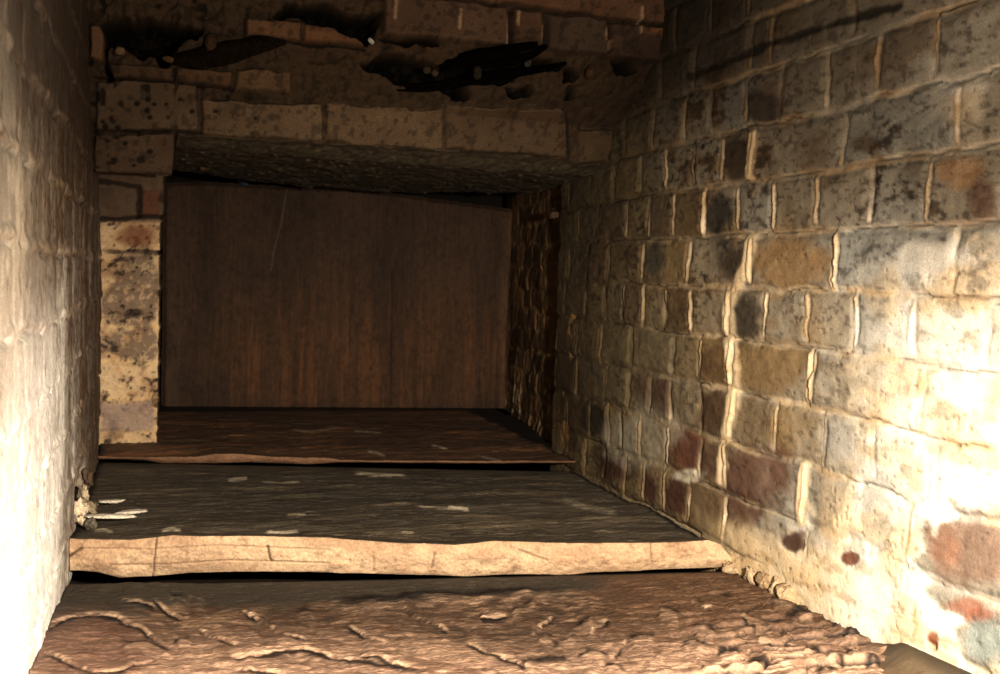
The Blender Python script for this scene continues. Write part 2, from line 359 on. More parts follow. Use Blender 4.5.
# ------------------------------------------------------------------ upper back wall, leaning forward in corbelled courses, and its soffit
_zl = np.array([-.4, -.33, -.06, .11, .21, .31, .39, .46, .6]); _yl = np.array([2.12, 2.10, 2.01, 1.90, 1.80, 1.735, 1.72, 1.70, 1.68])
_zr = np.array([-.4, .0, .15, .24, .28, .32, .375, .46, .6]); _yr = np.array([1.97, 1.97, 1.88, 1.80, 1.77, 1.68, 1.61, 1.595, 1.58])
def face_y(X, Z):
    t = np.clip((X-XL)/(XR-XL), 0, 1)
    return np.interp(Z, _zl, _yl)*(1-t)+np.interp(Z, _zr, _yr)*t
def on_face(x, y):
    d = ray(x, y); Y = 1.8
    for _ in range(30): p = d*Y/d[1]; Y = .5*Y+.5*float(face_y(p[0], p[2]))
    return d*Y/d[1]
def back_wall():
    xs = np.linspace(XL-.03, XR+.03, 470)
    lip = [on_face(x, y) for x, y in [(92, 172), (120, 173), (172, 176), (177, 136), (201, 136), (273, 141), (330, 144), (443, 150), (521, 153), (572, 160), (576, 164), (612, 167)]]
    lipz = np.interp(xs, [p[0] for p in lip], [p[2] for p in lip])
    lipz = lipz+.003*(fbm(xs*40, xs*0, 3, 5)-.5)
    nv1, nv2 = 210, 170
    P = np.zeros((nv1+nv2, len(xs), 3)); sof = np.zeros(P.shape[:2])
    t1 = np.linspace(0, 1, nv1)[:, None]
    Z = .56+(lipz[None, :]-.56)*t1; X = np.broadcast_to(xs, Z.shape)
    P[:nv1] = np.stack([X, face_y(X, Z), Z], -1)
    t2 = (np.linspace(0, 1, nv2+1)[1:])[:, None]
    yf = face_y(xs, lipz)
    Y2 = yf+(np.interp(xs, [0, .1, .25, .55, .7, .82], [2.3, 2.38, 2.5, 2.52, 2.42, 2.3])+.06*(fbm(xs*25, xs*0, 3, 55)-.5)-yf)*t2; X2 = np.broadcast_to(xs, Y2.shape)
    zsof = .203+.012*ss(.5, .8, X2)*0
    Z2_ = lipz[None, :]+(np.maximum(zsof, 0)-lipz[None, :])*ss(0, .12, t2)
    P[nv1:] = np.stack([X2, Y2, Z2_], -1); sof[nv1:] = t2
    px, py = proj(P)
    isf = sof == 0
    X, Y, Z = P[..., 0], P[..., 1], P[..., 2]
    V = np.where(isf, Z, .2-(Y-1.75))
    n1 = fbm(X*22, V*22, 4, 101); n2 = fbm(X*60, V*60, 4, 102); n3 = fbm(X*8, V*8, 3, 103); n4 = fbm(X*110, V*110, 3, 104)
    wx = px+5*(n1-.5); wy = py+6*(n1-.5)+2.5*(n2-.5)
    h = (n1-.5)*.010+(n2-.5)*.006
    col = mix(srgb(92, 76, 58), srgb(112, 88, 66), n3)
    rough = np.ones(px.shape)
    # brick faces: quads in the photograph
    bricks = [
        ([(383, -4), (456, 3), (506, 8), (506, 46), (440, 41), (383, 36)], srgb(112, 92, 76), .022), ([(511, 9), (540, 13), (540, 49), (511, 46)], srgb(106, 84, 66), .020),
        ([(545, 15), (604, 21), (606, 56), (545, 50)], srgb(96, 82, 70), .022), ([(608, 24), (664, 29), (664, 64), (609, 58)], srgb(98, 80, 66), .022),
        ([(460, -12), (660, -12), (662, 25), (600, 18), (546, 11), (506, 5), (460, 1)], srgb(122, 94, 74), .024),
        ([(246, 19), (301, 24), (301, 42), (247, 38)], srgb(132, 102, 78), .016), ([(304, 25), (340, 30), (362, 42), (364, 47), (304, 43)], srgb(130, 98, 72), .014),
        ([(90, 26), (104, 27), (103, 60), (90, 60)], srgb(128, 100, 76), .014), ([(112, 64), (172, 66), (172, 81), (112, 77)], srgb(104, 84, 66), .010),
        ([(176, 67), (231, 70), (231, 88), (176, 82)], srgb(118, 94, 70), .012), ([(236, 70), (290, 72), (290, 92), (236, 90)], srgb(126, 104, 80), .010),
        ([(96, 80), (198, 84), (198, 131), (96, 130)], srgb(116, 100, 82), .018), ([(203, 101), (323, 106), (323, 142), (203, 134)], srgb(124, 106, 84), .018),
        ([(327, 104), (442, 110), (442, 149), (327, 143)], srgb(118, 100, 78), .018), ([(444, 106), (566, 112), (566, 157), (444, 149)], srgb(108, 90, 70), .016),
        ([(94, 134), (173, 134), (173, 174), (94, 173)], srgb(112, 94, 76), .020), ([(577, 131), (613, 133), (613, 165), (577, 163)], srgb(100, 84, 62), .020)]
    hb = np.full(px.shape, 0.)
    for k, (pts, c, up) in enumerate(bricks):
        m = poly_soft(wx, wy, pts, 2.0)*isf
        hb = np.maximum(hb, m*up*(.45 if k > 7 else .7)); rough = rough*(1-m)
        cc = c*(.9+.25*(fbm(X*30, V*30, 3, 130+k)-.5)[..., None]*2)
        col = mix(col, cc, m*.85)
    h = h*(.45+.55*rough)+hb
    # rubble bed between: lumpy
    lump = worley(X*60, V*60, 7)
    h += rough*isf*((lump[4]-.5)*.012+(.5-lump[0])*.008)-.006*rough*isf
    col = mix(col, srgb(70, 60, 46), rough*isf*.55)
    # voids
    holes = [([(103, 24), (116, 14), (132, 20), (150, 19), (168, 22), (200, 26), (194, 36), (174, 41), (166, 60), (158, 62), (152, 50), (138, 57), (128, 48), (108, 45), (104, 58), (110, 76), (105, 76)], .07),
             ([(276, 18), (290, 7), (330, 5), (350, 12), (380, 13), (376, 34), (368, 44), (352, 39), (330, 26), (312, 25), (300, 17), (284, 20)], .07),
             ([(363, 66), (385, 54), (420, 60), (444, 66), (470, 58), (520, 60), (565, 62), (560, 70), (520, 74), (500, 84), (470, 82), (470, 98), (455, 98), (436, 86), (400, 84), (378, 74)], .05),
             ([(382, 38), (410, 41), (440, 43), (440, 47), (405, 46)], .03), ([(613, 62), (636, 62), (640, 71), (620, 74)], .05), ([(508, 88), (535, 88), (536, 98), (512, 98)], .03),
             ([(566, 66), (580, 72), (578, 86), (566, 84)], .025), ([(570, 92), (580, 92), (578, 100), (568, 100)], .025)]
    wx2 = px+12*(n1-.5)+6*(n2-.5); wy2 = py+9*(n2-.5)+10*(n1-.5)
    for pts, dp in holes:
        m = poly_soft(wx2, wy2, pts, 2.2)*isf
        h -= m*dp*1.3; col = mix(col, srgb(9, 8, 7), m*.97)  # shade of the voids painted near black over the recess
    # dark bed cracks
    for pts, wd in [([(94, 76), (107, 78), (170, 82), (206, 86), (233, 89)], 1.3), ([(92, 131), (175, 131), (201, 133)], 1.0), ([(250, 38), (304, 44), (366, 49)], 1.2), ([(176, 131), (175, 176)], 1.6), ([(566, 112), (570, 158)], 1.5)]:
        d, _, _ = polyline_dist(px, py, pts); m = (1-ss(wd*.5, wd*1.6, d+2*(n2-.5)))*isf
        h -= m*.008; col = mix(col, SOOT_SHADE, m*.7)
    # pitting
    pit = ss(.74, .82, fbm(X*75, V*75, 2, 140)+.25*(n3-.5))*isf*ss(330, 210, px)
    h -= pit*.004; col = mix(col, srgb(34, 28, 22), pit*.8)
    for cx, cy in [(148, 100), (154, 105), (147, 111), (105, 127), (118, 128), (180, 100), (192, 112), (137, 104), (255, 119), (166, 105), (150, 118), (116, 138), (125, 144), (150, 152), (134, 166), (215, 112)]:
        m = blob(px, py, cx, cy, 2.6, 2.2, (n2-.5)); col = mix(col, srgb(26, 22, 18), m*.85); h -= m*.003
    # orange crusts and lime runs near the top right
    col = mix(col, srgb(176, 128, 82), ss(.5, .66, n1)*blob(px, py, 655, 16, 22, 24, n1-.5)*.8)
    for x0, y0, y1 in [(506, 20, 44), (516, 14, 26), (541, 28, 44), (604, 28, 40), (608, 42, 50), (458, 12, 30), (394, 2, 20), (638, 10, 34)]:
        d, _, _ = polyline_dist(px, py, [(x0, y0), (x0-1, y1)]); m = 1-ss(.8, 2.4, d+1.5*(n2-.5)); col = mix(col, srgb(196, 170, 140), m*.6); h += m*.002
    # soffit: rough concrete with pebbles
    sm = 1.-isf
    peb = worley(X*45, V*45, 17)
    pm = (1-ss(.12, .3, peb[0]))*ss(.75, .95, peb[4])*sm
    h = np.where(isf, h, (n1-.5)*.010+(n2-.5)*.005+(n4-.5)*.003+pm*.003)
    sc = mix(srgb(100, 88, 69), srgb(76, 68, 54), n2)
    sc = mix(sc, srgb(130, 112, 86), pm*.35)
    col = np.where(isf[..., None], col, sc)
    col = mix(col, srgb(48, 42, 34), ss(.55, .7, n4)*.5)
    col = mix(col, srgb(40, 34, 26), ss(560, 660, px)*ss(10, 60, py)*.55)
    # displacement direction: outwards from face, down from soffit
    a = ss(0, .06, sof)
    D = np.stack([np.zeros_like(a), -(1-a), -a], -1)
    side = np.minimum(X-XL, XR-X)
    P = P+D*h[..., None]
    return sheet('wall_back', P, col, M_DARKBRICK, flip=True)
tag(back_wall(), kind='structure')

# ------------------------------------------------------------------ left pillar beside the opening
def left_pillar():
    # plan path: front face from the side wall to the corner, then the reveal going back
    uf, ur = np.linspace(0, 1, 90), np.linspace(0, 1, 120)[1:]
    x0, x1 = XL-.03, -.0075
    z = np.linspace(.215, -.356, 330)
    U = np.concatenate([uf, 1+ur])
    UU, Z = np.meshgrid(U, z)
    t = np.clip(UU, 0, 1); rv = np.clip(UU-1, 0, 1)
    yfr = np.interp(Z, [-.356, -.06, .11, .16, .215], [2.185, 2.15, 2.06, 2.03, 2.0])
    X = x0+(x1-x0)*t; Y = yfr+(2.74-yfr)*rv
    base = np.stack([X, Y, Z], -1); px, py = proj(base)
    n1 = fbm(X*30+Y*20, Z*30, 4, 201); n2 = fbm(X*80+Y*60, Z*80, 4, 202); n3 = fbm(X*14+Y*9, Z*14, 3, 203)
    h = (n1-.5)*.008+(n2-.5)*.004
    n4 = fbm(X*130+Y*90, Z*130, 4, 204); n5 = fbm(X*220+Y*90, Z*220, 3, 205)
    h += (n4-.5)*.003
    col = mix(srgb(196, 166, 126), srgb(212, 188, 152), n3); col = mix(col, srgb(176, 134, 92), ss(.45, .65, n1)*.5)
    bedpy = [222, 252, 288, 326, 362, 399, 428]
    for b in bedpy[1:]:
        wb = py-b+4*(n1-.5)-.02*(px-125)
        m = 1-ss(.8, 2.6 if b == 252 else 4, np.abs(wb))
        h += m*(-.006 if b == 252 else .002)
        col = mix(col, SOOT_SHADE if b == 252 else srgb(226, 196, 146), m*(.75 if b == 252 else .4)*(ss(100, 112, px) if b == 252 else 1))
    dark = ss(.40, .66, .5*n1+.3*n2+.2*n4+.06+.35*(blob(px, py, 130, 305, 28, 20)+blob(px, py, 140, 280, 22, 24)+.9*blob(px, py, 130, 344, 25, 12)+blob(px, py, 145, 345, 12, 20)-.35))
    dark = dark*(1-.6*ss(.5, .66, n4))
    col = mix(col, srgb(112, 96, 84), dark*.8)
    col = mix(col, srgb(52, 44, 38), ss(.56, .72, .55*n4+.45*n2+.25*(n1-.5)+.06*(n5-.5))*.9)
    col = mix(col, srgb(36, 32, 30), blob(px, py, 133, 313, 9, 5, (n2-.5)*1.5)*.8)
    col = mix(col, srgb(150, 132, 122), poly_soft(px+4*(n1-.5), py+5*(n1-.5), [(100, 404), (154, 402), (153, 430), (101, 432)], 3)*.75)
    col = mix(col, srgb(120, 70, 44), blob(px, py, 138, 236, 18, 12, (n1-.5)*1.4)*.7)
    # above the limed part: darker brick, one red brick by the opening
    up = ss(224, 219, py+5*(n1-.5)+3*(n2-.5))
    col = mix(col, mix(srgb(88, 74, 60), srgb(104, 86, 70), n3), up*.95)
    h += up*.006
    red = poly_soft(px+3*(n1-.5), py+3*(n1-.5), [(142, 191), (159, 190), (158, 216), (142, 215)], 1.6)
    col = mix(col, srgb(108, 70, 50), red*.8); h += red*.006
    for x_, y_ in [(139, 190), (139, 217)]:
        pass
    d, _, _ = polyline_dist(px, py, [(94, 219), (120, 220), (139, 217), (139, 188), (120, 184), (94, 181)]); m = 1-ss(1, 3, d+3*(n2-.5)); h -= m*.007; col = mix(col, SOOT_SHADE, m*.75)
    d, _, _ = polyline_dist(px, py, [(139, 217), (160, 217)]); m = 1-ss(1, 3, d+2*(n2-.5)); h -= m*.007; col = mix(col, SOOT_SHADE, m*.75)
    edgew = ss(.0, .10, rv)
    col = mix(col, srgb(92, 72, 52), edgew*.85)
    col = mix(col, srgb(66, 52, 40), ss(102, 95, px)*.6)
    a = ss(.96, 1.02, UU)
    # knock the arris about
    arr = np.exp(-((UU-1)/.05)**2)*ss(.5, .8, n1)*.010
    P = base+np.stack([a*h-arr, -(1-a)*h+arr, 0*h], -1)
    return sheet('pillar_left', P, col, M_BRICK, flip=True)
tag(left_pillar(), kind='structure')

# ------------------------------------------------------------------ right return: broken brickwork splaying back to the upright slab
def right_return():
    s = np.linspace(0, 1, 230); z = np.linspace(.235, -.356, 330)
    SS, Z = np.meshgrid(s, z)
    X = .787+(.915-.787)*SS; Y = 1.93+(2.80-1.93)*SS
    base = np.stack([X, Y, Z], -1); px, py = proj(base)
    L = SS*.88
    zb = [.24-.052*k for k in range(13)]
    joints = [sorted([.02+.11*q+.055*(c % 2)+.02*rng.random() for q in range(9)], reverse=True) for c in range(14)]
    k, bid, db, dj, zz, sw = brick_field(L, Z, zb, joints, 81, wobble=.016)
    r1, r2 = _h(k, bid, 25), _h(k, bid, 26)
    n1 = fbm(L*24, Z*24, 4, 301); n2 = fbm(L*70, Z*70, 4, 302); n3 = fbm(L*9, Z*9, 3, 303)
    edge = np.minimum(db, dj)
    h = .0025*ss(.002, .013, edge)+(r1-.5)*.004+(n1-.5)*.006+(n2-.5)*.003
    col = mix(srgb(104, 80, 56), srgb(146, 116, 80), np.clip(r2+.5*(n3-.5), 0, 1))
    col = mix(col, SOOT_SHADE, ss(.7, .9, r1)*.5)
    m = 1-ss(.002, .010, edge)
    col = mix(col, srgb(164, 134, 92), m*.7*ss(.35, .6, n1))
    run = ss(.62, .72, fbm(L*60, Z*10, 3, 331))*ss(345, 400, py)*.8
    col = mix(col, srgb(196, 182, 150), run*ss(.45, .6, n2)); h += run*.004
    d, _, _ = polyline_dist(px, py, [(569, 285), (573, 320), (570, 360), (566, 400), (570, 452)]); t = 1-ss(2.5, 7, d+5*(n2-.5)); col = mix(col, srgb(140, 112, 72), t*.75); h += t*.008
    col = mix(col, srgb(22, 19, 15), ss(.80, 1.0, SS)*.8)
    nx, ny = -.99, .145
    P = base+np.stack([nx*h, ny*h, 0*h], -1)
    return sheet('wall_right_return', P, col, M_DARKBRICK, flip=True)
tag(right_return(), kind='structure')

# ------------------------------------------------------------------ floor slabs
def slab_mesh(name, xs, top, yb, yf, zt, zbot, col, mat, parent=None, extra=None):
    """closed slab: top grid rows run from the back to the front rim. top (n,m,3); colours col (n,m,3)"""
    n, m, _ = top.shape
    rows = [np.stack([top[0, :, 0], top[0, :, 1], np.full(m, zbot)], -1)]
    rows += list(top)
    cols = [col[0]*.5]+list(col)
    fr = top[-1].copy()
    if extra is None:
        for t in (.35, .7, 1.):
            r = fr.copy(); r[:, 2] = fr[:, 2]*(1-t)+zbot*t; rows.append(r); cols.append(col[-1])
    r = fr.copy(); r[:, 1] += .02; r[:, 2] = zbot; rows.append(r); cols.append(col[-1]*.4)
    rows.append(rows[0].copy()); cols.append(col[0]*.4)
    P = np.stack(rows); Cc = np.stack(cols)
    a, b = P[:, :1].copy(), P[:, -1:].copy(); zz_ = np.atleast_1d(zbot); a[..., 2] = zz_[0]; b[..., 2] = zz_[-1]
    P = np.concatenate([a, P, b], 1); Cc = np.concatenate([Cc[:, :1], Cc, Cc[:, -1:]], 1)
    return sheet(name, P, Cc, mat, parent, flip=False)

def front_slab():
    xs = np.linspace(XL+.002, XR-.002, 520); ys = np.concatenate([np.linspace(1.62, .80, 560), np.linspace(.797, .35, 90)])
    X, Y = np.meshgrid(xs, ys)
    lim = np.interp(X, [XL, XR], [1.478, 1.29])
    Y = np.minimum(.80+(Y-.80)*np.where(Y > .80, (lim+.006-.80)/(1.62-.80), 1), lim+.006)
    tX = (X-XL)/(XR-XL)
    ZB = (-.420+.045*np.clip((1.45-Y)/.45, 0, 1.1))*(1-tX)+(-.4000+.006*np.clip((1.3-Y)/.45, 0, 1.1))*tX
    ZB = ZB-.006*np.sin(np.pi*np.clip(tX, 0, 1))*ss(1.0, 1.3, Y)
    base = np.stack([X, Y, ZB], -1); px, py = proj(base)
    n1 = fbm(X*14, Y*14, 4, 401); n2 = fbm(X*45, Y*70, 4, 402); n3 = fbm(X*5, Y*5, 3, 403); n4 = fbm(X*30+9, Y*120, 3, 404)
    # smoother dark strip along the middle slab, cleft stone in front of it
    line = np.interp(px, [30, 70, 110, 150, 190, 230, 260, 330, 400, 430, 470, 520, 585, 640, 740], [640, 628, 620, 612, 600, 606, 606, 602, 600, 595, 594, 592, 590, 574, 560])
    cleft = ss(-2, 6, py-line+8*(n2-.5))
    h = (n1-.5)*.007+(n2-.5)*.004+(n4-.5)*.002
    h = h+(1-cleft)*.004
    # scale-like conchoidal breaks: tilted facets, high at the far lip
    wx = X+.035*(fbm(X*9, Y*9, 3, 411)-.5); wy = Y+.035*(fbm(X*9+40, Y*9, 3, 412)-.5)
    def scales(ang, sx, sy, seed, tilt, seedw=0):
        c, s_ = math.cos(ang), math.sin(ang)
        u = (wx*c+wy*s_)*sx; v = (-wx*s_+wy*c)*sy
        f1, f2, dx, dy, idn = worley(u, v, seed, .95)
        bulge = -.35*dx*dx
        return (np.clip(-dy*.9+bulge, -.6, .6)*(.15+.85*ss(0, .34, f2-f1))+.18*(idn-.5))*tilt, (f2-f1)+.3*ss(.25, -.05, dy), idn
    sc1, e1, i1 = scales(.12, 20, 34, 21, .012)
    sc2, e2, i2 = scales(-.40, 7, 19, 22, .006)
    sc3, e3, i3 = scales(.3, 38, 60, 23, .0028)
    right = ss(600, 760, px+60*(n1-.5))*ss(560, 600, py)
    near = ss(585, 640, py)
    smoothred = blob(px, py, 85, 645, 62, 32, (n1-.5)*.5)
    h += cleft*(sc1*(.04+.96*right)*(.4+.6*near)+sc2*(1-.7*right)*near*.42*ss(.35, .6, n3+.1)+sc3*(.3+.2*right))*(1-.75*smoothred)
    # individual ledges and ridges seen in the photograph (lit faces and shaded feet painted into the tint)
    led = [([(394, 601), (410, 612), (437, 623), (450, 631)], .007, 5), ([(462, 640), (492, 652), (516, 660), (530, 668)], .007, 6), ([(345, 625), (370, 637), (392, 646)], .006, 5),
           ([(240, 612), (262, 622), (285, 632), (310, 640)], .007, 6), ([(38, 634), (58, 624), (90, 619), (118, 620), (140, 628), (170, 646)], .009, 8), ([(120, 640), (145, 638), (172, 646)], .010, 5),
           ([(38, 648), (62, 658), (92, 668), (120, 668), (135, 660), (160, 657)], .009, 6), ([(168, 598), (186, 596), (204, 594)], .008, 4), ([(290, 612), (304, 608), (316, 612)], .009, 4),
           ([(220, 655), (250, 655), (300, 648), (340, 655), (390, 662), (430, 668)], .007, 6), ([(325, 602), (360, 601), (400, 599), (425, 595), (480, 594), (520, 592), (585, 589)], .006, 4),
           ([(530, 634), (545, 622), (555, 612)], .007, 4), ([(552, 640), (565, 633), (572, 626)], .009, 4), ([(585, 634), (600, 624), (610, 618)], .007, 4), ([(563, 624), (580, 622), (592, 617)], .008, 4),
           ([(520, 662), (530, 657), (550, 655), (572, 656)], .009, 5), ([(577, 655), (588, 648), (600, 649), (610, 655)], .009, 4), ([(627, 634), (640, 631), (656, 633)], .008, 4),
           ([(613, 655), (618, 645), (628, 636)], .007, 4), ([(638, 668), (645, 656), (660, 648)], .009, 5), ([(605, 662), (615, 660), (628, 667)], .008, 4), ([(535, 634), (545, 631), (555, 636)], .007, 4)]
    cres = {5, 7, 8, 10, 12, 14, 15, 16, 17, 19, 20, 21}
    more_r = [[(154, 606), (170, 614), (183, 619)], [(197, 627), (215, 635), (240, 645)], [(207, 660), (240, 664), (252, 668)], [(240, 665), (270, 668), (290, 671)], [(358, 655), (380, 658), (402, 665)],
              [(480, 620), (494, 619), (510, 615)], [(690, 600), (701, 603), (712, 607)], [(740, 612), (748, 620), (757, 627)], [(118, 603), (140, 607), (160, 613)]]
    more_c = [[(170, 600), (190, 595), (206, 598)], [(173, 640), (180, 635), (190, 634)], [(510, 606), (522, 605), (534, 599)], [(660, 604), (670, 607), (682, 612)], [(700, 661), (712, 659), (724, 663)],
              [(746, 658), (770, 661), (796, 659)], [(724, 663), (735, 661), (747, 664)], [(755, 634), (764, 630), (775, 635)], [(779, 628), (786, 626), (796, 635)], [(846, 648), (854, 644), (864, 649)],
              [(828, 657), (836, 655), (847, 663)], [(830, 623), (841, 615), (857, 620)], [(803, 648), (815, 646), (830, 655)], [(830, 607), (840, 603), (850, 608)], [(785, 612), (800, 606), (816, 611)],
              [(760, 645), (775, 641), (790, 646)], [(806, 629), (818, 625), (830, 630)], [(866, 662), (876, 658), (886, 664)], [(840, 632), (850, 628), (862, 633)], [(770, 600), (784, 596), (796, 600)], [(815, 668), (828, 664), (840, 670)],
              [(680, 640), (694, 637), (708, 642)], [(652, 664), (666, 660), (682, 666)], [(716, 648), (728, 644), (742, 648)], [(690, 625), (704, 622), (716, 626)]]
    led = [(p, a_, w_, k in cres) for k, (p, a_, w_) in enumerate(led)]+[(p, .006, 5, False) for p in more_r]+[(p, .008, 5, True) for p in more_c]
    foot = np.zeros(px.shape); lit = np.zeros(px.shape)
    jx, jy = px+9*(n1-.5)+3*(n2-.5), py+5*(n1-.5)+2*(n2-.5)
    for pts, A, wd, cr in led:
        x0, x1 = min(p[0] for p in pts)-90, max(p[0] for p in pts)+90
        y0, y1 = min(p[1] for p in pts)-70, max(p[1] for p in pts)+70
        sel = (px > x0) & (px < x1) & (py > y0) & (py < y1)
        if not sel.any(): continue
        d, s_, al = polyline_dist(jx[sel], jy[sel], pts)
        t0 = ss(0, .15, al)*ss(1, .85, al)
        near_ = (s_*(1 if pts[-1][0] > pts[0][0] else -1)) > 0
        if cr:                                       # hollow under an upper layer, swelling stone in front of it
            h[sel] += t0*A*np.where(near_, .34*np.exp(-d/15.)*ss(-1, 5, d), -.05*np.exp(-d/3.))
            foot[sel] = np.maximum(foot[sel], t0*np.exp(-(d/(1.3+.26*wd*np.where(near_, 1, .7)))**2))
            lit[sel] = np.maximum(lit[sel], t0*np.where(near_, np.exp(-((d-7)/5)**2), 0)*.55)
        else:                                        # low step up, lit face and foot shadow painted in
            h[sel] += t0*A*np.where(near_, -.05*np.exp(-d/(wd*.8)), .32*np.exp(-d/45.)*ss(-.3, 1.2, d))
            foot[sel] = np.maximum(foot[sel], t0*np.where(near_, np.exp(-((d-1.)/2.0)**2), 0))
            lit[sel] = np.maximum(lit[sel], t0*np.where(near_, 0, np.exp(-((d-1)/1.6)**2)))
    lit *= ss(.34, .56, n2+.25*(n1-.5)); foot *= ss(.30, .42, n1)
    # ---- colour
    n5 = fbm(wx*60+wy*25, wy*150, 4, 441); n6 = fbm(X*180, Y*260, 3, 442); h += (n5-.5)*.0020+(n6-.5)*.0010
    col = mix(srgb(96, 78, 62), srgb(112, 88, 70), n3)
    col = mix(col, srgb(150, 124, 100), ss(.45, .68, .6*n1+.4*n5)*.7)
    col = mix(col, srgb(54, 42, 34), ss(.52, .36, n5)*.5)
    col = mix(col, srgb(206, 172, 146), ss(605, 690, py+60*(n3-.5))*.6)  # lighter towards the camera, highlights painted into the tint
    col = mix(col, srgb(30, 23, 18), foot*0.)
    col = mix(col, srgb(92, 66, 48), ss(.56, .7, n2)*.55)
    col = mix(col, srgb(70, 66, 57), (1-cleft)*.85*ss(640, 580, px+50*(n1-.5)))
    col = mix(col, srgb(108, 80, 58), ss(560, 640, px)*ss(650, 590, py)*.55)
    col = mix(col, srgb(112, 82, 68), smoothred*.6)
    crack = cleft*(1-ss(.02, .20, e1+.12*(n2-.5)))*(.12+.88*right)*ss(.30, .5, fbm(X*12, Y*12, 3, 431))*ss(-4, 10, py-line)
    col = mix(col, srgb(28, 21, 17), crack*.85); h -= crack*.0025  # crevices at the plate feet, their shade painted as dark crescents
    col = mix(col, srgb(214, 184, 154), lit*.55); col = mix(col, srgb(20, 15, 12), foot*.92)  # painted highlight on ledge faces, painted shadow at their feet
    calm = ss(.0, .05, lim-Y)
    P = base.copy(); P[..., 2] += (h-.003)*calm-.003*(1-calm)
    # stop the relief before it reaches the middle slab
    P[..., 2] = np.where(Y > lim+.0, np.minimum(P[..., 2], ZB-.006), P[..., 2]-.002*ss(lim-.03, lim, Y))
    col = mix(col, srgb(14, 12, 10), ss(lim-.010, lim-.001, Y+.004*(n2-.5)))  # gap shadow under the middle slab, painted as a dark strip
    front_slab.grid = (xs, P)
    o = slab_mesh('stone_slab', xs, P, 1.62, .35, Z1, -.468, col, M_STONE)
    return tag(o, 'rough reddish brown floor slab with broken scaly surface, closest to the camera', 'stone slab', 'floor slabs stepping up to the opening', 'thing')
front_slab()

